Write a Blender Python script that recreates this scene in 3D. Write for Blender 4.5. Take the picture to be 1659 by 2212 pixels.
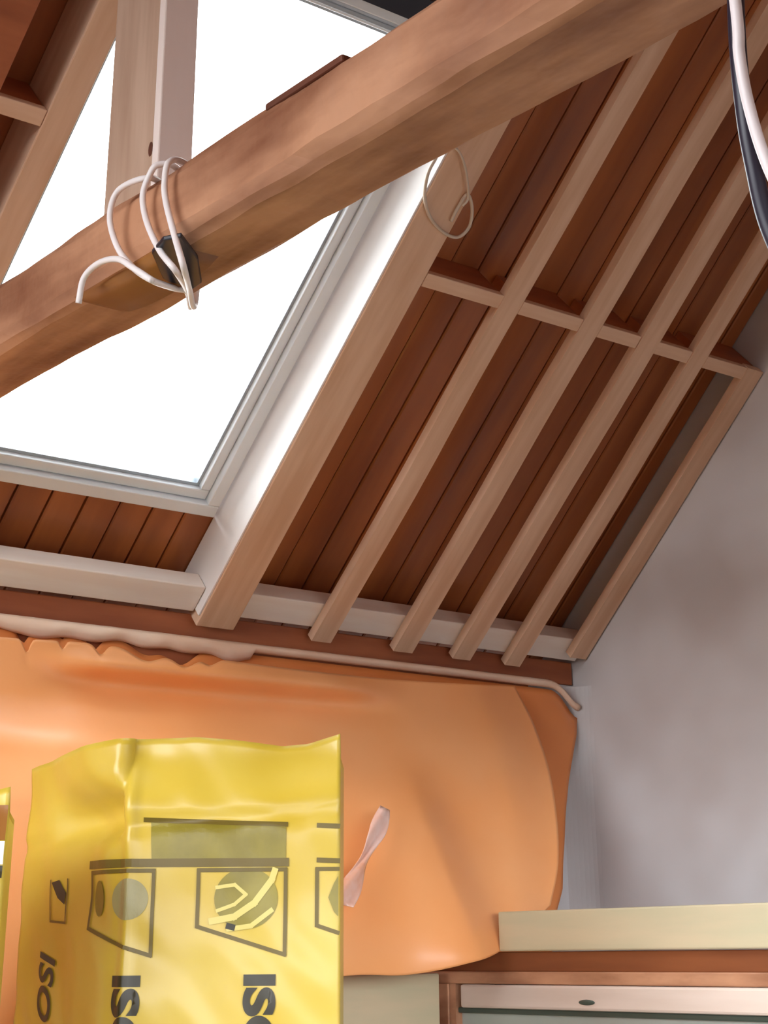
import bpy, bmesh, math, random
from mathutils import Vector, Matrix, noise
random.seed(4)
for o in list(bpy.data.objects): bpy.data.objects.remove(o)
C = bpy.context.scene.collection
sc = bpy.context.scene

# ---------------- camera ----------------
RIGHT = Vector((0.7841138, -0.6205593, -0.0084710))
DOWN = Vector((0.2433773, 0.3200206, -0.9156169))
FWD = Vector((0.5709054, 0.7158862, 0.4019626))
FPX = 3549.67
EYE = Vector((0, 0, 1.6))
cam_d = bpy.data.cameras.new('camera'); cam = bpy.data.objects.new('camera', cam_d); C.objects.link(cam)
cam_d.sensor_fit = 'HORIZONTAL'; cam_d.sensor_width = 36; cam_d.lens = FPX/1659*36
cam_d.shift_y = -606/1659
cam_d.clip_start = 0.05
m = Matrix.Identity(4)
for i in range(3):
    m[i][0] = RIGHT[i]; m[i][1] = -DOWN[i]; m[i][2] = -FWD[i]; m[i][3] = EYE[i]
cam.matrix_world = m
sc.camera = cam

# ---------------- light ----------------
w = bpy.data.worlds.new('sky'); sc.world = w; w.use_nodes = True
wn = w.node_tree; wn.nodes.clear()
wo = wn.nodes.new('ShaderNodeOutputWorld'); bg = wn.nodes.new('ShaderNodeBackground')
bg.inputs[0].default_value = (0.93, 0.97, 1.0, 1); bg.inputs[1].default_value = 1.9
# bright overcast sky above the horizon, dark ground below it
tcw = wn.nodes.new('ShaderNodeTexCoord'); sep = wn.nodes.new('ShaderNodeSeparateXYZ'); rp = wn.nodes.new('ShaderNodeValToRGB')
wn.links.new(tcw.outputs['Generated'], sep.inputs[0]); wn.links.new(sep.outputs[2], rp.inputs[0]); wn.links.new(rp.outputs[0], bg.inputs[0])
rp.color_ramp.elements[0].position = 0.0; rp.color_ramp.elements[0].color = (.008,.007,.006,1)
rp.color_ramp.elements[1].position = .04; rp.color_ramp.elements[1].color = (.93,.96,1.0,1)
bg.inputs[1].default_value = 5.0
wn.links.new(bg.outputs[0], wo.inputs[0])
sc.view_settings.view_transform = 'Standard'; sc.view_settings.look = 'None'
sc.view_settings.gamma = 1; sc.view_settings.use_curve_mapping = False
sc.view_settings.exposure = 1.35

# ---------------- geometry helpers ----------------
SL = 0.738207                    # roof pitch
ORG = Vector((0, 3.616, 2.412))  # foot of the slope (batten face)
CS, SN = math.cos(SL), math.sin(SL)
UP = Vector((0, -CS, SN)); NIN = Vector((0, -SN, -CS))
def ray(px, py):
    return (RIGHT*((px-830)/FPX) + DOWN*((py-500)/FPX) + FWD)
def on_plane(px, py, n, p):
    d = ray(px, py); n = Vector(n)
    return EYE + d*((Vector(p)-EYE).dot(n)/n.dot(d))
def slope_pt(x, u, w): return Vector((x, 0, 0)) + Vector((0, ORG.y, ORG.z)) + UP*u + NIN*w

def link(name, bm, mat, parent=None, smooth=False):
    me = bpy.data.meshes.new(name); bmesh.ops.recalc_face_normals(bm, faces=bm.faces); bm.to_mesh(me); bm.free()
    o = bpy.data.objects.new(name, me); C.objects.link(o)
    me.materials.append(mat)
    if smooth:
        for p in me.polygons: p.use_smooth = True
    if parent: o.parent = parent
    return o
def tag(o, label=None, cat=None, group=None, kind=None):
    if label: o['label'] = label
    if cat: o['category'] = cat
    if group: o['group'] = group
    if kind: o['kind'] = kind
    return o
def empty(name, loc, rot=None):
    o = bpy.data.objects.new(name, None); C.objects.link(o); o.location = loc
    if rot: o.rotation_euler = rot
    o.empty_display_size = .1
    return o
def box(bm, a, b):
    x0, y0, z0 = a; x1, y1, z1 = b
    v = [bm.verts.new(p) for p in ((x0,y0,z0),(x1,y0,z0),(x1,y1,z0),(x0,y1,z0),(x0,y0,z1),(x1,y0,z1),(x1,y1,z1),(x0,y1,z1))]
    return [bm.faces.new([v[i] for i in f]) for f in ((0,3,2,1),(4,5,6,7),(0,1,5,4),(1,2,6,5),(2,3,7,6),(3,0,4,7))]
def bevel_all(bm, r, seg=2):
    bmesh.ops.bevel(bm, geom=list(bm.edges), offset=r, segments=seg, affect='EDGES', profile=.5)
def slab(name, a, b, mat, parent=None, bev=.003):
    """box; origin stays at the box's low corner"""
    bm = bmesh.new(); s = Vector(a)
    box(bm, (0,0,0), tuple(Vector(b)-s))
    if bev: bevel_all(bm, bev)
    o = link(name, bm, mat, parent); o.location = s
    return o
def sslab(name, x0, x1, u0, u1, w0, w1, mat, parent=None, bev=.003, wobble=0.0):
    """box laid in the roof slope: x across, u up the slope, w towards the room"""
    bm = bmesh.new()
    if wobble:
        n = 24; rows = []
        for i in range(n+1):
            u = (u1-u0)*i/n; j = noise.noise(Vector((x0*7, u*2.3, w0)))*wobble; k = noise.noise(Vector((x0*9+5, u*2.9, w1)))*wobble
            rows.append([bm.verts.new(p) for p in ((j,u,0),(x1-x0+j+k*.4,u,0),(x1-x0+j+k*.4,u,w1-w0),(j,u,w1-w0))])
        for a, b in zip(rows, rows[1:]):
            for q in range(4): bm.faces.new((a[q], a[(q+1)%4], b[(q+1)%4], b[q]))
        bm.faces.new(rows[0][::-1]); bm.faces.new(rows[-1])
    else:
        box(bm, (0,0,0), (x1-x0, u1-u0, w1-w0))
        if bev: bevel_all(bm, bev)
    o = link(name, bm, mat, parent)
    if parent is None:
        o.location = slope_pt(x0, u0, w0); o.rotation_euler = (math.pi-SL, 0, 0)
    else:
        o.location = (x0, u0, w0)
    return o
def slope_root(name, x, u, w):
    return empty(name, slope_pt(x, u, w), (math.pi-SL, 0, 0))
def spline(pts, n=10):
    P = [Vector(p) for p in pts]; P = [P[0]*2-P[1]]+P+[P[-1]*2-P[-2]]; out = []
    for i in range(1, len(P)-2):
        for k in range(n):
            t = k/n; a, b, c, d = P[i-1:i+3]
            out.append(.5*((2*b)+(c-a)*t+(2*a-5*b+4*c-d)*t*t+(3*b-a-3*c+d)*t**3))
    out.append(P[-2]); return out
def tube(bm, pts, r, sides=12):
    rings = []; nrm = None
    for i, p in enumerate(pts):
        t = (pts[min(i+1, len(pts)-1)]-pts[max(i-1, 0)]).normalized()
        if nrm is None: nrm = t.orthogonal().normalized()
        nrm = (nrm-t*nrm.dot(t)).normalized(); b = t.cross(nrm)
        rings.append([bm.verts.new(p+(nrm*math.cos(a)+b*math.sin(a))*r) for a in [2*math.pi*k/sides for k in range(sides)]])
    for a, b in zip(rings, rings[1:]):
        for k in range(sides): bm.faces.new((a[k], a[(k+1)%sides], b[(k+1)%sides], b[k]))
    bm.faces.new(rings[0][::-1]); bm.faces.new(rings[-1])
def cable(name, pts, r, mat, parent=None, n=10):
    P = spline(pts, n); o0 = P[0].copy() if parent is None else Vector()
    bm = bmesh.new(); tube(bm, [p-o0 for p in P], r)
    o = link(name, bm, mat, parent, True); o.location = o0
    return o

# ---------------- materials ----------------
def mat(name, col, rough=.6, spec=.3, col2=None, scale=(4,4,4), mix=1.0, bump=0, bscale=40, coat=0, detail=4, ramp=(.35,.65), sub=0, trans=0):
    M = bpy.data.materials.new(name); M.use_nodes = True; N = M.node_tree; b = N.nodes['Principled BSDF']
    b.inputs['Base Color'].default_value = (*col, 1); b.inputs['Roughness'].default_value = rough
    b.inputs['Specular IOR Level'].default_value = spec; b.inputs['Coat Weight'].default_value = coat; b.inputs['Coat Roughness'].default_value = .15
    tc = N.nodes.new('ShaderNodeTexCoord')
    if col2:
        mp = N.nodes.new('ShaderNodeMapping'); mp.inputs['Scale'].default_value = scale
        nz = N.nodes.new('ShaderNodeTexNoise'); nz.inputs['Scale'].default_value = 1; nz.inputs['Detail'].default_value = detail
        r = N.nodes.new('ShaderNodeValToRGB'); r.color_ramp.elements[0].position = ramp[0]; r.color_ramp.elements[1].position = ramp[1]
        r.color_ramp.elements[0].color = (*col, 1); r.color_ramp.elements[1].color = (*col2, 1)
        N.links.new(tc.outputs['Object'], mp.inputs[0]); N.links.new(mp.outputs[0], nz.inputs[0]); N.links.new(nz.outputs[0], r.inputs[0])
        N.links.new(r.outputs[0], b.inputs['Base Color'])
    if bump:
        n2 = N.nodes.new('ShaderNodeTexNoise'); n2.inputs['Scale'].default_value = bscale; n2.inputs['Detail'].default_value = 3
        bp = N.nodes.new('ShaderNodeBump'); bp.inputs['Strength'].default_value = bump; bp.inputs['Distance'].default_value = .01
        N.links.new(tc.outputs['Object'], n2.inputs[0]); N.links.new(n2.outputs[0], bp.inputs['Height']); N.links.new(bp.outputs[0], b.inputs['Normal'])
    if trans:
        t = N.nodes.new('ShaderNodeBsdfTranslucent'); t.inputs[0].default_value = (*col, 1)
        mx = N.nodes.new('ShaderNodeMixShader'); mx.inputs[0].default_value = trans; o = N.nodes['Material Output']
        N.links.new(b.outputs[0], mx.inputs[1]); N.links.new(t.outputs[0], mx.inputs[2]); N.links.new(mx.outputs[0], o.inputs[0])
    return M
PINE = mat('pine', (.68,.43,.28), .62, .25, (.78,.54,.38), (30,3,30))
PINE_X = mat('pine_across', (.70,.44,.29), .62, .25, (.78,.54,.38), (3,30,30))
PINE_PALE = mat('pine_pale', (.90,.80,.72), .6, .25, (.94,.87,.80), (3,30,30))
PINE_Z = mat('pine_upright', (.50,.33,.23), .62, .25, (.62,.44,.32), (25,25,2.5))
LINING = mat('white_lining', (.86,.82,.80), .5, .3, (.80,.76,.74), (8,1,8))
PINK = mat('pink_white_glare', (.97,.86,.79), .5, .3, (.96,.83,.75), (20,20,2))  # glare on the post's right face, put into the colour
BROWN = mat('varnished_boards', (.28,.080,.026), .42, .45, (.50,.16,.042), (9,1.1,9), ramp=(.3,.7), coat=.15)
BROWN_X = mat('brown_timber', (.44,.14,.055), .5, .4, (.30,.085,.035), (2,14,14))
DARK_TIMBER = mat('dark_timber', (.10,.035,.02), .6, .3, (.16,.055,.03), (10,2,10))
HEWN = mat('hewn_beam', (.22,.080,.038), .5, .4, (.58,.30,.17), (14,2.6,11), ramp=(.30,.62), bump=.8, bscale=12, detail=6)
HEWN_GOLD = mat('golden_wood', (.34,.14,.03), .5, .4, (.26,.10,.03), (10,6,10))
CABLE = mat('white_cable', (.74,.67,.67), .4, .4)
DARK_CABLE = mat('dark_cable', (.015,.012,.025), .4, .4)
CABLE_WHITE = mat('bright_white_cable', (.95,.90,.88), .4, .4)
STRING = mat('clear_string', (.62,.52,.42), .3, .5)
TAPE = mat('black_tape', (.012,.012,.02), .35, .5)
PLASTER = mat('plaster', (.52,.48,.47), .75, .2, (.64,.63,.64), (2.2,2.2,2.6), bump=.12, bscale=9, detail=2)
ORANGE = mat('orange_membrane', (.95,.39,.13), .38, .45, (.97,.46,.19), (2,2,2), coat=.15)
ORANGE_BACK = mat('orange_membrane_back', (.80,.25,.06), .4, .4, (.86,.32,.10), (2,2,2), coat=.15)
TAPE_PALE = mat('pale_tape', (.94,.74,.58), .5, .3, (.86,.60,.43), (6,6,6))
YELLOW = mat('yellow_film', (.53,.365,.030), .36, .45, (.57,.42,.06), (4,4,4), bump=.10, bscale=16, coat=.15)
PRINT = mat('dark_print', (.03,.025,.012), .4, .4)
PRINT_OLIVE = mat('olive_print', (.19,.15,.015), .35, .4, (.27,.22,.03), (12,12,12))
PRINT_LINE = mat('brown_print', (.13,.09,.012), .4, .4)
PRINT_PALE = mat('pale_print', (.62,.52,.15), .35, .4)
WHITE_PVC = mat('window_frame_white', (.80,.85,.90), .35, .5, (.84,.88,.92), (3,3,3))
GREY_PVC = mat('window_frame_grey', (.42,.48,.54), .4, .5)
BLACKISH = mat('black_band', (.02,.02,.03), .5, .3)
BEIGE = mat('beige_board', (.60,.50,.33), .6, .3, (.52,.47,.31), (3,2,20))
CREAM = mat('cream_rail', (.62,.50,.42), .5, .3, (.70,.58,.50), (3,2,20))
HEAD = mat('dark_brown_head', (.24,.075,.025), .5, .35, (.17,.05,.018), (3,2,14))
GREEN = mat('dark_green_bead', (.055,.075,.06), .4, .4)
FLOORM = mat('floor_boards', (.05,.035,.025), .6, .3, (.07,.05,.035), (1,8,1))
HIGHLIGHT_PINK = mat('pink_highlight', (.86,.42,.27), .12, .7, (.92,.66,.58), (12,12,12), coat=.8)  # colour of the gloss highlight painted on the membrane flap
def glassmat():
    M = bpy.data.materials.new('window_glass'); M.use_nodes = True; N = M.node_tree; N.nodes.clear()
    o = N.nodes.new('ShaderNodeOutputMaterial'); t = N.nodes.new('ShaderNodeBsdfTransparent'); t.inputs[0].default_value = (.97,.99,.98,1)
    g = N.nodes.new('ShaderNodeBsdfGlossy'); g.inputs['Roughness'].default_value = .03
    f = N.nodes.new('ShaderNodeFresnel'); f.inputs[0].default_value = 1.3; mx = N.nodes.new('ShaderNodeMixShader')
    N.links.new(f.outputs[0], mx.inputs[0]); N.links.new(t.outputs[0], mx.inputs[1]); N.links.new(g.outputs[0], mx.inputs[2]); N.links.new(mx.outputs[0], o.inputs[0])
    return M
GLASS = glassmat()
GLASS_DULL = mat('dull_glass', (.38,.42,.38), .15, .6)

# ---------------- setting ----------------
FZ = 0.75
o = slab('floor', (-2.6,-2.0,FZ-.1), (3.8,3.9,FZ), FLOORM, bev=0); tag(o, kind='structure')
o = slab('wall_right', (3.66,-2.0,FZ), (3.86,3.9,4.9), PLASTER, bev=0); tag(o, kind='structure')
o = slab('wall_back', (-2.6,3.675,FZ), (3.66,3.80,2.34), PLASTER, bev=0); tag(o, kind='structure')
bm = bmesh.new(); a = [(3.66-.07+.07*math.sin(k*math.pi/16), 3.675-.07+.07*math.cos(k*math.pi/16)) for k in range(9)]+[(3.6605,3.6755)]
lo = [bm.verts.new((p[0],p[1],FZ)) for p in a]; hi = [bm.verts.new((p[0],p[1],2.335)) for p in a]
bm.faces.new(lo[::-1]); bm.faces.new(hi)
for k in range(10): bm.faces.new((lo[k], lo[(k+1)%10], hi[(k+1)%10], hi[k]))
o = link('trim_2', bm, PLASTER); tag(o, kind='structure')
# sarking boards of the roof slope, with the hole of the roof window
WX0, WX1, WU0, WU1 = 1.40, 2.275, .185, 1.62
bm = bmesh.new()
x = -2.6; bw = .094
while x < 3.66:
    x1 = min(x+bw, 3.66)
    ivs = [(-.28, 3.0)]
    if x1 > WX0 and x < WX1: ivs = [(-.28, WU0), (WU1, 3.0)]
    for u0, u1 in ivs:
        d = random.uniform(-.002, .002)
        a = x+.0025; b = x1-.0025
        r = [bm.verts.new(p) for p in ((a,u0,-.175),(b,u0,-.175),(b,u0,-.153+d),(b-.004,u0,-.15+d),(a+.004,u0,-.15+d),(a,u0,-.153+d))]
        q = [bm.verts.new((v.co.x, u1, v.co.z)) for v in r]
        for k in range(6): bm.faces.new((r[k], r[(k+1)%6], q[(k+1)%6], q[k]))
        bm.faces.new(r[::-1]); bm.faces.new(q)
    x = x1
# weatherproof deck over the boards
for (a, b, u0, u1) in ((-2.6,WX0,-.28,3.0),(WX1,3.86,-.28,3.0),(WX0,WX1,-.28,WU0),(WX0,WX1,WU1,3.0)):
    box(bm, (a,u0,-.20), (b,u1,-.176))
o = link('ceiling', bm, BROWN); o.location = (0, ORG.y, ORG.z); o.rotation_euler = (math.pi-SL,0,0); tag(o, kind='structure')
o = slab('trim_1', (-2.6,3.660,2.20), (3.45,3.674,2.340), BROWN_X, bev=0); tag(o, kind='structure')
# unseen opposite slope, added to shape the light; open at eaves and left gable
bm = bmesh.new(); box(bm, (-2.6,0,0), (3.86,3.2,.05))
o = link('ceiling', bm, BROWN); rid = slope_pt(0, 3.0, -.15); o.location = (0, rid.y, rid.z); o.rotation_euler = (-(math.pi-SL)+math.pi, 0, 0)
o.rotation_euler = (math.pi+SL, 0, 0); tag(o, kind='structure')
# timber plate along the top of the low wall
o = slab('wall_plate', (-2.6,3.680,2.343), (3.655,3.75,2.41), BROWN_X); tag(o, 'reddish brown timber plate running under the ceiling battens above the orange membrane', 'timber')
for a, b, lab in ((2.402,3.650,'pale rail along the foot of the slope, under the narrow battens'),(1.394,2.276,'whitish rail under the skylight, left of the wide rafter')):
    o = sslab('bottom_rail', a, b, -.032, .046, -.085, -.028, PINE_PALE); tag(o, lab, 'rail')

# ---------------- roof window ----------------
def ring(bm, x0, x1, u0, u1, t, w0, w1):
    box(bm, (x0,u0,w0), (x1,u0+t,w1)); box(bm, (x0,u1-t,w0), (x1,u1,w1))
    box(bm, (x0,u0+t,w0), (x0+t,u1-t,w1)); box(bm, (x1-t,u0+t,w0), (x1,u1-t,w1))
win = slope_root('window_1', 0, 0, 0); tag(win, kind='structure')
bm = bmesh.new(); ring(bm, 1.398, 2.268, .19, 1.60, .034, -.20, -.13); bevel_all(bm, .003); link('frame', bm, WHITE_PVC, win)
bm = bmesh.new(); ring(bm, 1.434, 2.232, .226, 1.564, .028, -.20, -.150); bevel_all(bm, .004); sash = link('sash', bm, WHITE_PVC, win)
bm = bmesh.new(); ring(bm, 1.4625, 2.2035, .2545, 1.5355, .008, -.198, -.166); link('gasket', bm, GREY_PVC, sash)
bm = bmesh.new(); box(bm, (1.468,.26,-.190), (2.198,1.53,-.184)); link('glass_pane', bm, GLASS, sash)
bm = bmesh.new(); box(bm, (1.47,1.545,-.149), (2.2,1.556,-.138)); bevel_all(bm, .002); link('ventilation_bar', bm, GREY_PVC, sash)
bm = bmesh.new(); box(bm, (1.398,1.602,-.17), (2.272,1.66,-.05)); link('dark_header', bm, BLACKISH, win)

# ---------------- rafters and battens ----------------
def rafter(name, x0, x1, u0, u1, label, side=None, m=PINE, w=(-.147, 0)):
    r = slope_root(name, x0, u0, 0)
    sslab('timber', 0, x1-x0, 0, u1-u0, w[0], w[1], m, r)
    if side: sslab('side_lining', -.006, -.0003, .03, u1-u0, w[0], -.004, side, r, bev=.001)
    return tag(r, label, 'rafter')
rafter('rafter', 2.284, 2.400, -.055, 2.95, 'wide pine rafter with white lined side, just right of the skylight', LINING)
rafter('rafter', 1.325, 1.392, -.055, 2.95, 'pine rafter along the left edge of the skylight, behind the upright post')
rafter('rafter', 1.08, 1.214, -.055, 2.95, 'reddish brown rafter in the top left corner', m=DARK_TIMBER if False else BROWN_X)
spec = [(2.655,2.720,'pale ceiling batten next to the wide rafter, first of the narrow slats'),
        (2.936,3.004,'pale ceiling batten second to the right of the wide rafter'),
        (3.155,3.223,'pale ceiling batten third to the right of the wide rafter'),
        (3.360,3.420,'pale ceiling batten nearest to the slat that borders the gable wall')]
for i, (a, b, lab) in enumerate(spec):
    o = sslab('ceiling_batten', a, b, -.056, 2.9, -.026, 0, PINE, wobble=.005); tag(o, lab, 'batten', 'narrow battens on the roof slope')
o = sslab('ceiling_batten', 3.588, 3.654, .0, 1.052, -.026, 0, PINE, wobble=.003); tag(o, 'ceiling batten lying against the grey gable wall, ending at the cross pieces', 'batten', 'narrow battens on the roof slope')
# cross pieces between the battens
xs = [(2.402,2.654,'cross piece between the wide rafter and the first narrow batten'),
      (2.721,2.935,'cross piece between the first and second narrow battens'),
      (3.005,3.154,'short cross piece between the second and third narrow battens'),
      (3.224,3.359,'short cross piece between the third and fourth narrow battens'),
      (3.421,3.654,'cross piece ending at the grey gable wall'),
      (1.216,1.324,'short brownish cross piece in the top left corner')]
for i, (a, b, lab) in enumerate(xs):
    u = 1.012 if i < 5 else 1.115
    r = slope_root('noggin', a, u, 0)
    sslab('front_strip', 0, b-a, 0, .038, -.024, -.001, PINE_X, r, bev=.002)
    sslab('block', .001, b-a-.001, .006, .036, -.149, -.025, BROWN_X, r, bev=.002)
    tag(r, lab, 'timber', 'cross pieces between battens')

# ---------------- low wall: tape and orange membrane ----------------
def px_wall(px, py, y=3.66): return on_plane(px, py, (0,1,0), (0,y,0))
def sheet(name, nx, nz, fn, mt, parent=None, thick=.0015):
    bm = bmesh.new(); g = [[bm.verts.new(fn(i/nx, j/nz)) for i in range(nx+1)] for j in range(nz+1)]
    for j in range(nz):
        for i in range(nx): bm.faces.new((g[j][i], g[j][i+1], g[j+1][i+1], g[j+1][i]))
    o = link(name, bm, mt, parent, True)
    s = o.modifiers.new('thickness', 'SOLIDIFY'); s.thickness = thick; s.offset = 0
    return o
def sstep(a, b, t): t = min(1, max(0, (t-a)/(b-a))); return t*t*(3-2*t)
EDGE = [(p.z, p.x) for p in (px_wall(a, b, 3.64) for a, b in ((1252,1490),(1240,1560),(1230,1640),(1222,1760),(1214,1880),(1196,1960),(1180,2200)))]
def edge_x(z):
    if z > EDGE[0][0]: return EDGE[0][1]
    for (z0, x0), (z1, x1) in zip(EDGE, EDGE[1:]):
        if z >= z1: return x0+(x1-x0)*(z0-z)/(z0-z1)
    return EDGE[-1][1]
def back_fn(s, t):
    x = .6 + s*3.035
    top = 2.318 - .075*sstep(3.5, 3.635, x)**2
    xr = edge_x(2.318 + t*(.85-2.318)); x = .6 + s*(xr-.6)
    # torn, uneven upper edge left of the rafter foot
    for (c, wd, dp) in ((1.80,.018,.035),(1.90,.010,.02),(1.99,.022,.035),(2.14,.05,.03),(2.24,.05,.045)):
        top -= dp*math.exp(-((x-c)/wd)**2)
    z = top + t*(.85-top)
    zz = z + .25*(x-1.6)*.3
    b = .010 + .030*math.exp(-((zz-2.13)/.06)**2)*sstep(2.9,1.9,x) + .045*sstep(2.2,1.9,zz)*sstep(3.3,2.2,x)
    b += .010*noise.noise(Vector((x*3, z*4, 0)))+.004*noise.noise(Vector((x*11, z*9, 2)))
    b *= sstep(0, .04, t)*.9+.1
    return Vector((x, 3.655-b, z))
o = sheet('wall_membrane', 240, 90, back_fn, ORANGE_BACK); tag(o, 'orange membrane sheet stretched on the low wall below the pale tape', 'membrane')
def tape_fn(s, t):
    x = .6 + s*3.04
    z = 2.345 - .022*t - .06*sstep(3.5, 3.64, x)**2
    if x < 2.45: z -= t*.018*(1+noise.noise(Vector((x*9, 0, 0))))
    y = 3.648 - .012*math.sin(math.pi*t) - .006*abs(noise.noise(Vector((x*14, t*2, 5))))*sstep(2.6, 2.2, x)
    return Vector((x, min(y, 3.652), z))
o = sheet('sealing_tape', 260, 6, tape_fn, TAPE_PALE, thick=.002); tag(o, 'crumpled pale tape strip along the top edge of the orange membrane', 'tape')
# loose flap in front
def lerp_x(P, t):
    x = P[0][0]+(P[-1][0]-P[0][0])*t
    for a, b in zip(P, P[1:]):
        if x <= b[0] or b is P[-1]: return (x, a[1]+(b[1]-a[1])*(x-a[0])/(b[0]-a[0]))
def lerp_curve(P, t):
    n = len(P)-1; k = min(int(t*n), n-1); f = t*n-k
    return (P[k][0]+(P[k+1][0]-P[k][0])*f, P[k][1]+(P[k+1][1]-P[k][1])*f)
def dense(P):
    return [(v.x, v.y) for v in spline([(a, b, 0) for a, b in P], 12)]
T_ = dense([(-260,1352),(0,1376),(200,1390),(400,1415),(650,1447),(880,1470),(1112,1482)])
R_ = dense([(1112,1482),(1152,1560),(1186,1660),(1204,1770),(1206,1870),(1190,1955)])
B_ = dense([(-260,2340),(420,2240),(700,2118),(880,2106),(1000,2084),(1085,2052),(1190,1955)])
L_ = dense([(-260,1352),(-260,1800),(-260,2340)])
NOTCH = ((58,9,30),(136,7,18),(218,14,22),(318,40,24),(400,30,26),(455,18,14))
def flap_fn(s, t):
    a = lerp_x(T_, s); b = lerp_curve(B_, .15+.85*s) if 0 else lerp_x(B_, s); c = lerp_curve(L_, t); d = lerp_curve(R_, t)
    P00, P10, P01, P11 = T_[0], T_[-1], B_[0], B_[-1]
    p = [(1-t)*a[i]+t*b[i]+(1-s)*c[i]+s*d[i]-((1-s)*(1-t)*P00[i]+s*(1-t)*P10[i]+(1-s)*t*P01[i]+s*t*P11[i]) for i in (0,1)]
    p[1] += sum(h*math.exp(-((p[0]-c_)/w_)**2) for c_, w_, h in NOTCH)*(1-sstep(0,.09,t))
    out = .02 + .30*sstep(.0, 1, t)
    lf = sstep(900, 700, p[0])*sstep(60, 240, p[0]); yb = p[1]-.09*p[0]; out += lf*(.040*math.exp(-((yb-1415)/26)**2) - .025*math.exp(-((yb-1462)/30)**2)) + .06*sstep(950,400,p[0])*sstep(1490,1610,yb)
    # one long soft fold running down to the right
    fx = p[0] - (845 + (p[1]-1600)*.40)
    out += .055*sstep(1600, 1800, p[1])*(math.exp(-(fx/130)**2) if fx < 0 else math.exp(-(fx/50)**2))
    out -= .03*sstep(.93, 1, s)
    out += .008*noise.noise(Vector((p[0]/170, p[1]/170, 3)))
    return px_wall(p[0], p[1], 3.60-out)
o = sheet('membrane_flap', 260, 110, flap_fn, ORANGE); tag(o, 'loose orange membrane flap with curved right edge hanging before the corner', 'membrane')
# gloss highlight on the flap, painted as a thin pinkish strip
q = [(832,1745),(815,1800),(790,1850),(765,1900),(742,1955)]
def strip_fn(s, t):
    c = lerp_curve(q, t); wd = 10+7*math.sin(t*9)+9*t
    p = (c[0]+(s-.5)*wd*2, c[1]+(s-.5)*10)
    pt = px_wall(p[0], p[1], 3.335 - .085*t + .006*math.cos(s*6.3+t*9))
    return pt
o = sheet('highlight_strip', 10, 30, strip_fn, HIGHLIGHT_PINK); tag(o, 'gloss highlight painted as a pinkish strip on the orange flap beside the yellow pack', 'highlight')

# ---------------- tie beam ----------------
beam = empty('tie_beam', (1.2, -.3, 2.612)); tag(beam, 'large rough-hewn brown beam crossing diagonally in front of the skylight', 'beam')
bm = bmesh.new()
prof = [(0,.026),(0,.115),(.012,.133),(.14,.133),(.154,.115),(.154,.012),(.142,0),(.030,0),(.012,.008)]
n = 110; rows = []
for i in range(n+1):
    y = 3.46*i/n; row = []
    for k, (a, b) in enumerate(prof):
        j = noise.noise(Vector((k*3.1, y*3.0, 1)))*.008+noise.noise(Vector((k*5.3, y*11, 4)))*.004
        j2 = noise.noise(Vector((k*2.1, y*3.4, 9)))*.005
        row.append(bm.verts.new((a+j, y, b+j2)))
    rows.append(row)
for a, b in zip(rows, rows[1:]):
    for k in range(len(prof)): bm.faces.new((a[k], a[(k+1)%len(prof)], b[(k+1)%len(prof)], b[k]))
bm.faces.new(rows[0][::-1]); bm.faces.new(rows[-1])
link('hewn_timber', bm, HEWN, beam)
bm = bmesh.new()
for i in range(13):
    t = i/12; y = 2.34+.30*t; h = .018*math.sin(math.pi*t)**.6+.001
    for_x = (-.002, .09)
    v = [bm.verts.new(p) for p in ((for_x[0]+.01,y,.012),(for_x[0],y,.004-h*.5),(for_x[0]+.02,y,-h),(for_x[1],y,-h),(for_x[1]+.01,y,.012))]
    if i:
        for k in range(5): bm.faces.new((pv[k], pv[(k+1)%5], v[(k+1)%5], v[k]))
    else: bm.faces.new(v[::-1])
    pv = v
bm.faces.new(pv); link('split_wood', bm, HEWN_GOLD, beam, True)['label'] = 'golden brown split piece under the beam'
bm = bmesh.new(); box(bm, (.004,1.90,.128), (.15,2.09,.140)); bevel_all(bm, .003); link('top_strip', bm, DARK_TIMBER, beam)['label'] = 'dark strip on top of the beam'
o = None
bm = bmesh.new()
P = [on_plane(a, b, (0,0,1), (0,0,2.5945)) for a, b in ((328,548),(352,520),(392,512),(428,560),(436,612),(402,636),(352,602))]
lo = [bm.verts.new(p) for p in P]; hi = [bm.verts.new(p+Vector((0,0,.008))) for p in P]
bm.faces.new(lo); bm.faces.new(hi[::-1])
for k in range(len(P)): bm.faces.new((lo[k], lo[(k+1)%len(P)], hi[(k+1)%len(P)], hi[k]))
bevel_all(bm, .002)
o = link('black_tape', bm, TAPE, None)
tag(o, 'black tape patch on the underside of the beam beside the white cable loops', 'tape')

# upright post on the beam
post = empty('post', (1.272, 2.235, 2.742)); tag(post, 'upright pine post standing on the beam in front of the skylight', 'post')
slab('timber', (0,0,0), (.064,.162,.74), PINE_Z, post)
slab('glare_face', (-.001,-.022,0), (.068,-.0005,.74), PINK, post)['label'] = 'overexposed right face of the post, painted pinkish white'  # thin layer painted near white for the overexposed side of the post
bm = bmesh.new(); bmesh.ops.create_uvsphere(bm, u_segments=16, v_segments=8, radius=.009); bmesh.ops.scale(bm, vec=(.15,.8,1.6), verts=bm.verts)
o = link('knot', bm, DARK_TIMBER, post, True); o.location = (0, .006, .135)

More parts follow.
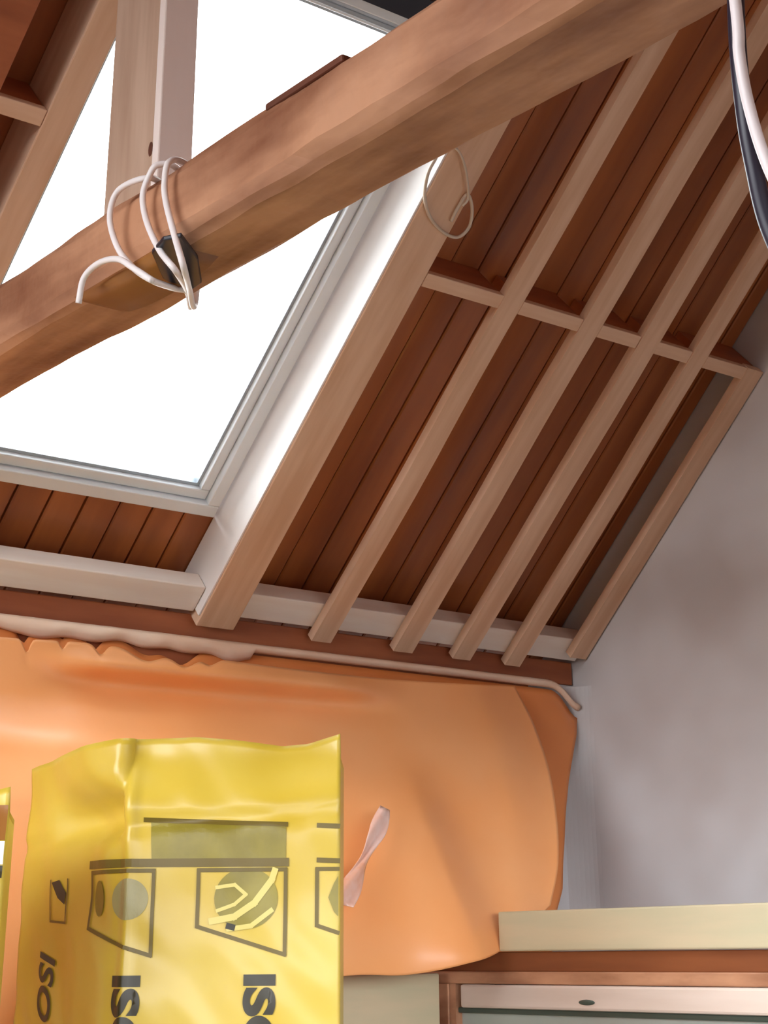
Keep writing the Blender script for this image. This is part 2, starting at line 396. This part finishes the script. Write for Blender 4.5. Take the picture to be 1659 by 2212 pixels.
# white cable wound round the beam
def bx(px, py, x=1.19): return on_plane(px, py, (1,0,0), (x,0,0))
F = 1.183
def bz(px, py, z=2.600): return on_plane(px, py, (0,0,1), (0,0,z))
BK = [Vector((1.368,2.232,2.606)), Vector((1.374,2.23,2.69)), Vector((1.366,2.19,2.757))]
def front(P): return [bx(a, b, F-k) for a, b, k in P]
loopA = [Vector((1.374,2.24,2.70)), Vector((1.372,2.25,2.612)), bz(405,630,2.592), bz(375,622,2.590)] + front([(330,606,0),(290,580,.006),(255,535,.012),(238,470,.016),(256,412,.010),(315,385,0)]) + [Vector((1.24,2.13,2.757))] + BK[::-1] + \
        [bz(404,624,2.588)] + front([(380,585,0),(345,540,.004),(318,480,.006),(309,425,.006),(322,382,.002),(342,356,-.004)]) + [Vector((1.23,2.07,2.758))] + BK[::-1] + \
        [bz(410,628,2.584)] + front([(398,580,0),(378,510,.006),(360,440,.006),(356,395,.004),(366,350,-.004)]) + [Vector((1.23,2.05,2.762)), Vector((1.33,2.10,2.76))]
tail = [bx(330,606,F-.004), bx(290,580,F-.016), bx(255,560,F-.02), bx(215,568,F-.02), bx(182,600,F-.018), bx(170,655,F-.016)]
cb = empty('white_cable', (1.19,2.1,2.6)); tag(cb, 'white cable wound in three loops round the brown beam below the post', 'cable')
for nm, pts, lb in (('coil', loopA, None), ('loose_end', tail, None)):
    P = [Vector(p)-cb.location for p in pts]; cable(nm, P, .0052, CABLE_WHITE, cb)
# cables hanging at the right
top = on_plane(1586,-20,(1,0,0),(1.06,0,0))
pts = [top+Vector((-.02,.0,.75)), top+Vector((-.012,0,.3)), top, on_plane(1598,120,(1,0,0),(1.065,0,0)), on_plane(1620,235,(1,0,0),(1.075,0,0)), on_plane(1662,365,(1,0,0),(1.09,0,0)), on_plane(1740,520,(1,0,0),(1.11,0,0))]
o = cable('hanging_cable', pts, .0055, CABLE); tag(o, 'white cable hanging in the upper right corner', 'cable')
pts = [p+Vector((.07,.05,0)) for p in [on_plane(1568,-320,(1,0,0),(1.06,0,0)), on_plane(1574,-40,(1,0,0),(1.06,0,0)), on_plane(1590,140,(1,0,0),(1.065,0,0)), on_plane(1612,270,(1,0,0),(1.075,0,0)), on_plane(1650,420,(1,0,0),(1.09,0,0)), on_plane(1740,600,(1,0,0),(1.11,0,0))]]
o = cable('dark_cable', pts, .0085, DARK_CABLE); tag(o, 'dark blue-black cable behind the white one in the upper right corner', 'cable')
# string loop hung on the wide rafter
def rf(px, py, w=.006): return on_plane(px, py, NIN, slope_pt(0,0,w))
pts = [rf(a,b) for a, b in ((955,300),(945,335),(925,375),(918,425),(930,470),(960,503),(990,512),(1014,490),(1020,450),(1010,420),(990,448),(975,478))]
o = cable('string_loop', pts, .0042, STRING); tag(o, 'thin clear string loop hanging over the wide rafter below the beam', 'string')
pts = [rf(a,b,.012) for a, b in ((962,310),(990,325),(1006,365),(1012,425),(1000,445))]
o2 = cable('string_end', [p-o.location for p in pts], .0030, STRING, o)

# ---------------- yellow insulation pack ----------------
e1 = Vector((.7803,-.6254,0)); e2 = Vector((.6254,.7803,0))
KX = .00079; KZ = .00078
LT = (e1*-.62 + e2*.785).normalized()     # direction of the left face going away
LEN_F = (735-236)*KX; LEN_L = .36
def pack_surf(s, z, off=0.0):
    """unrolled front of a pack: s=0 right corner, negative to the left, z height above pack foot"""
    h = z
    r = .05-.032*sstep(.98,1.12,h)
    if s > -LEN_F+r: p = e1*s; nn = -e2
    elif s < -LEN_F-r: p = e1*(-LEN_F) + LT*(-LEN_F-s); nn = Vector((LT.y, -LT.x, 0)); nn = nn if nn.dot(e2) < 0 else -nn
    else:
        t = (-LEN_F+r-s)/(2*r)
        a = e1*(-LEN_F+r); b = e1*(-LEN_F); c = b+LT*r
        p = a*(1-t)**2+b*2*t*(1-t)+c*t*t
        n2 = Vector((LT.y, -LT.x, 0)); n2 = n2 if n2.dot(e2) < 0 else -n2
        nn = (-e2*(1-t)+n2*t).normalized()
    d = .006*noise.noise(Vector((s*7, h*6, 1)))+.004*noise.noise(Vector((s*17+h*9, h*11, 6)))
    topk = sstep(1.09, 1.20, h)*sstep(-LEN_F-.12, -LEN_F+.05, s)
    d += -.035*topk + .010*topk*math.sin(s*22)
    q = (-LEN_F-s)                                                       # pressed-in fold near the top of the left face
    if -.01 < q < .30: d += sstep(-.01,.02,q)*sstep(.30,.12,q)*(-.046*math.exp(-((h-1.085+.05*q)/.034)**2)+.022*sstep(1.10,1.17,h))
    d += .010*math.exp(-((s+LEN_F-.02)/.012)**2)*sstep(1.2,1.1,h)       # raised crease
    d += -.006*math.exp(-((h-1.085-.06*s)/.012)**2)
    return p + nn*(d+off) + Vector((0,0,h))
def top_profile(s):
    x = 735+s/KX
    pts = [(-200,1590),(262,1592),(400,1590),(480,1597),(600,1611),(660,1606),(700,1594),(740,1583)]
    for (a, b), (c, d) in zip(pts, pts[1:]):
        if x <= c:
            f = max(0, (x-a)/(c-a)); y = b+(d-b)*f; break
    else: y = 1583
    return 1.217-(y-1590)*KZ - max(0, -LEN_F-s)*.08
def make_pack(loc, name):
    root = empty(name, loc)
    bm = bmesh.new()
    NS, NZ = 110, 100
    svals = [-(LEN_F+LEN_L)+(LEN_F+LEN_L)*i/NS for i in range(NS+1)]
    back = []
    a = pack_surf(0, 0); b = pack_surf(svals[0], 0)
    rows = []
    for j in range(NZ+1):
        t = j/NZ; row = []
        for s in svals:
            row.append(bm.verts.new(pack_surf(s, t*top_profile(s))))
        zt = t*1.182;
        for q in ((0,.08),(0,.26),(-.06,.34),(-.26,.39),(-.45,.41),(-.59,.37)):
            row.append(bm.verts.new(e1*(q[0]*.95)+e2*q[1]+Vector((0,0,zt))))
        rows.append(row)
    for dy, dz in ((.004,.001),(.030,.022)):                              # rim of the film folding back over the top
        top = []
        for k, v in enumerate(rows[NZ]):
            c = v.co.copy()
            if k <= NS: c += e2*dy; c.z -= dz
            else: c.z -= dz*.3
            if dz > .01: c.z = 1.172
            top.append(bm.verts.new(c))
        rows.append(top)
    L = len(rows[0])
    for r0, r1 in zip(rows, rows[1:]):
        for k in range(L): bm.faces.new((r0[k], r0[(k+1)%L], r1[(k+1)%L], r1[k]))
    bm.faces.new(rows[0][::-1]); bm.faces.new(rows[-1])
    link('film_wrap', bm, YELLOW, root, True)
    return root
def zpx(py): return 1.217-(py-1590)*KZ
def decal(polys, root, name, mt, off=.0022, sub=True):
    """polys: list of (s,z) polygons laid on the pack surface"""
    bm = bmesh.new()
    for P in polys:
        vs = [bm.verts.new((a, b, 0)) for a, b in P]; bm.faces.new(vs)
    bmesh.ops.triangulate(bm, faces=bm.faces)
    for _ in range(5):
        es = [e for e in bm.edges if e.calc_length() > .012]
        if not es: break
        bmesh.ops.subdivide_edges(bm, edges=es, cuts=1); bmesh.ops.triangulate(bm, faces=bm.faces)
    for v in bm.verts: v.co = pack_surf(v.co.x, v.co.y, off)
    o = link(name, bm, mt, root); return o
def strokes(P, wd, closed=False):
    out = []; n = len(P)
    for i in range(n if closed else n-1):
        a = Vector(P[i]); b = Vector(P[(i+1)%n]); d = (b-a).normalized(); q = Vector((-d.y, d.x))*wd/2; e = d*wd*.4
        out.append([tuple(a-e+q), tuple(a-e-q), tuple(b+e-q), tuple(b+e+q)])
    return out
def text_decal(txt, s0, z0, size, root, name, mt, bold=.02, off=.0026, shear=0, sx=1.0):
    cu = bpy.data.curves.new('t', 'FONT'); cu.body = txt; cu.size = size; cu.offset = bold*size; cu.shear = shear
    to = bpy.data.objects.new('t', cu); C.objects.link(to)
    dg = bpy.context.evaluated_depsgraph_get(); dg.update()
    me = bpy.data.meshes.new_from_object(to.evaluated_get(dg)); bm = bmesh.new(); bm.from_mesh(me)
    bpy.data.objects.remove(to); bpy.data.meshes.remove(me)
    for v in bm.verts: v.co = Vector((s0+v.co.y, z0-v.co.x*sx, 0))
    bmesh.ops.triangulate(bm, faces=bm.faces)
    for _ in range(5):
        es = [e for e in bm.edges if e.calc_length() > .012]
        if not es: break
        bmesh.ops.subdivide_edges(bm, edges=es, cuts=1); bmesh.ops.triangulate(bm, faces=bm.faces)
    for v in bm.verts: v.co = pack_surf(v.co.x, v.co.y, off)
    return link(name, bm, mt, root)
def sp(x): return (x-735)*KX
def print_panel(root, sr, full=True, clip_right=None, faint=False):
    """one repeat of the pack's print; sr = s of the panel's right edge"""
    W = 195*KX; sl = sr-W
    if clip_right is not None: cr = min(sr, clip_right)
    else: cr = sr
    # four-sided icon box with slanting foot
    zl, zr, zt = zpx(2003), zpx(2062), zpx(1885)
    if cr == sr:
        decal(strokes([(sl,zt),(sl,zl),(sr,zr),(sr,zt)], .0065, True), root, 'icon_border', PRINT_LINE, .0028)
        cx, cz, r = (sl+W*.55, zpx(1945), .050) if not faint else (sl+W*.70, zpx(1945), .034)
        circ = [(cx+r*math.cos(a)*1.12, cz+r*math.sin(a)) for a in [k*2*math.pi/36 for k in range(36)]]
        decal([circ], root, 'icon_disc', PRINT_OLIVE if not faint else PRINT_FAINT, .0017)
        if faint:
            decal([[(sl+.028+.017*math.cos(k*.39), cz+.003+.030*math.sin(k*.39)) for k in range(16)]], root, 'icon_disc', PRINT_OLIVE)
        if not faint:
            A = [(-.06,-.037),(-.02,-.030),(.015,-.008),(.045,.03),(.05,.045)]
            B = [(-.052,.018),(-.02,.022),(.0,.006),(-.02,-.01),(-.05,-.02)]
            D = [(-.03,-.05),(.01,-.045),(.045,-.02)]
            for Q, wd in ((A,.011),(B,.006),(D,.008)):
                decal(strokes([(cx+a, cz+b) for a, b in Q], wd), root, 'icon_swoosh', PRINT_PALE, .0030)
            decal(strokes([(cx-.03,cz-.045),(cx-.022,cz-.047)], .01), root, 'icon_dot', PRINT, .0033)
        text_decal('ISOVER', sr-85*KX, zpx(2098), .072, root, 'printed_word', PRINT, .045, sx=1.32)
    else:
        decal(strokes([(cr,zt),(sl,zt),(sl,zl),(cr,zl-.012)], .0065), root, 'icon_border', PRINT_LINE)
        arc = [(cr, zpx(1900)), (sl+.03, zpx(1915)), (sl+.02, zpx(1945)), (sl+.03, zpx(1975)), (cr, zpx(1985))]
        decal([arc], root, 'icon_disc', PRINT_OLIVE)
PRINT_FAINT = mat('faint_print', (.33,.29,.13), .35, .4, (.27,.24,.10), (14,14,14))
foot = Vector((1.866,2.496,FZ))+e1*.008
pk = make_pack(foot, 'insulation_pack'); tag(pk, 'tall yellow film-wrapped insulation pack with dark rotated lettering', 'insulation pack')
sB, sC = sp(615), sp(880); PER = 290*KX; sA = sB-PER-.004; sZ = sA-PER-.015
# olive band with dark lines
z1, z2, z3 = zpx(1783), zpx(1790), zpx(1862)
sx0 = sA-.02
decal([[(sx0+.01,zpx(1780)),(sB,zpx(1790)),(sB,zpx(1866)),(sA-.005,zpx(1866))]], pk, 'printed_band', PRINT_OLIVE, .0016)
decal(strokes([(sx0,zpx(1776)),(sB,zpx(1789))], .008), pk, 'printed_line', PRINT_LINE)
decal(strokes([(sA-.16,zpx(1868)),(sB,zpx(1870))], .014), pk, 'printed_line', PRINT_LINE)
for y_ in (1792, 1866): decal(strokes([(sp(688),zpx(y_)),(sp(733),zpx(y_+2))], .008), pk, 'printed_line', PRINT_LINE)
print_panel(pk, sB); print_panel(pk, sA, faint=True); print_panel(pk, sC, clip_right=-.002)
decal(strokes([(sZ-.06,zpx(1895)),(sZ-.06,zpx(1985)),(sZ,zpx(1990)),(sZ,zpx(1895))], .004), pk, 'icon_border', PRINT_LINE)
decal([[(sZ-.055,zpx(1900)),(sZ-.03,zpx(1895)),(sZ-.004,zpx(1925)),(sZ-.006,zpx(1950)),(sZ-.03,zpx(1935))]], pk, 'icon_mark', PRINT)
text_decal('ISOVER', sZ-.085, zpx(2045), .075, pk, 'printed_word', PRINT, .02, shear=.3)
# second pack at the left edge of the view
dl = ray(21, 1700)*(2.6); base = EYE+dl
p2 = make_pack((base.x, base.y, FZ), 'insulation_pack'); p2.scale = (1,1,(base.z-FZ)/1.217)
p2.rotation_euler = (0,0,.17)
tag(p2, 'second yellow insulation pack, mostly cut off at the left picture edge', 'insulation pack')
BROWNP = mat('brown_band_print', (.25,.10,.02), .4, .4); WHITEP = mat('white_band_print', (.85,.82,.74), .4, .4)
decal([[(-.2,1.13),(-.001,1.13),(-.001,1.19),(-.2,1.19)]], p2, 'brown_band', BROWNP)
decal([[(-.2,1.090),(-.001,1.090),(-.001,1.128),(-.2,1.128)]], p2, 'white_band', WHITEP)
decal([[(-.2,1.068),(-.001,1.068),(-.001,1.088),(-.2,1.088)]], p2, 'black_band', PRINT)
decal(strokes([(-.20,.65),(-.002,.65)], .008), p2, 'printed_line', PRINT_LINE)

# ---------------- timber framed glazed unit at the lower right ----------------
XU = 2.95
u = empty('glazed_frame', (XU, 1.6, FZ)); tag(u, 'brown timber frame with cream rail and dull glass at the lower right', 'window')
z = lambda v: v-FZ
slab('head', (0,0,z(1.555)), (.09,2.045,z(1.600)), HEAD, u)
slab('head_moulding', (-.006,0,z(1.528)), (.08,2.045,z(1.556)), HEWN, u)
slab('jamb', (-.004,1.865,0), (.08,2.045,z(1.528)), HEWN, u)
slab('jamb', (-.004,0,0), (.08,.10,z(1.528)), BROWN_X, u)
sash = slab('sash_rail', (-.008,.10,z(1.474)), (.05,1.815,z(1.527)), CREAM, u, bev=.006)
slab('bead', (.006,.10,z(1.462)), (.05,1.84,z(1.4745)), GREEN, u)
slab('glass_pane', (.02,.10,0), (.03,1.84,z(1.463)), GLASS_DULL, u, bev=0)
slab('side_panel', (.0,1.84,z(1.2)), (.04,1.864,z(1.528)), HEWN, u, bev=0)
bm = bmesh.new(); bmesh.ops.create_uvsphere(bm, u_segments=12, v_segments=8, radius=.012); bmesh.ops.scale(bm, vec=(.3,2.2,.5), verts=bm.verts)
o = link('catch', bm, GREEN, sash, True); o.location = (-.001, 1.27, .018)
o = slab('wooden_board', (XU-.012,1.6,1.601), (XU+.09,3.26,1.690), BEIGE, bev=.004); tag(o, 'pale beige board lying along the top of the brown timber frame', 'board')
o = slab('upright_board', (2.50,3.46,FZ), (2.915,3.50,1.552), BEIGE, bev=.004); tag(o, 'pale beige upright board between the yellow pack and the brown frame', 'board')
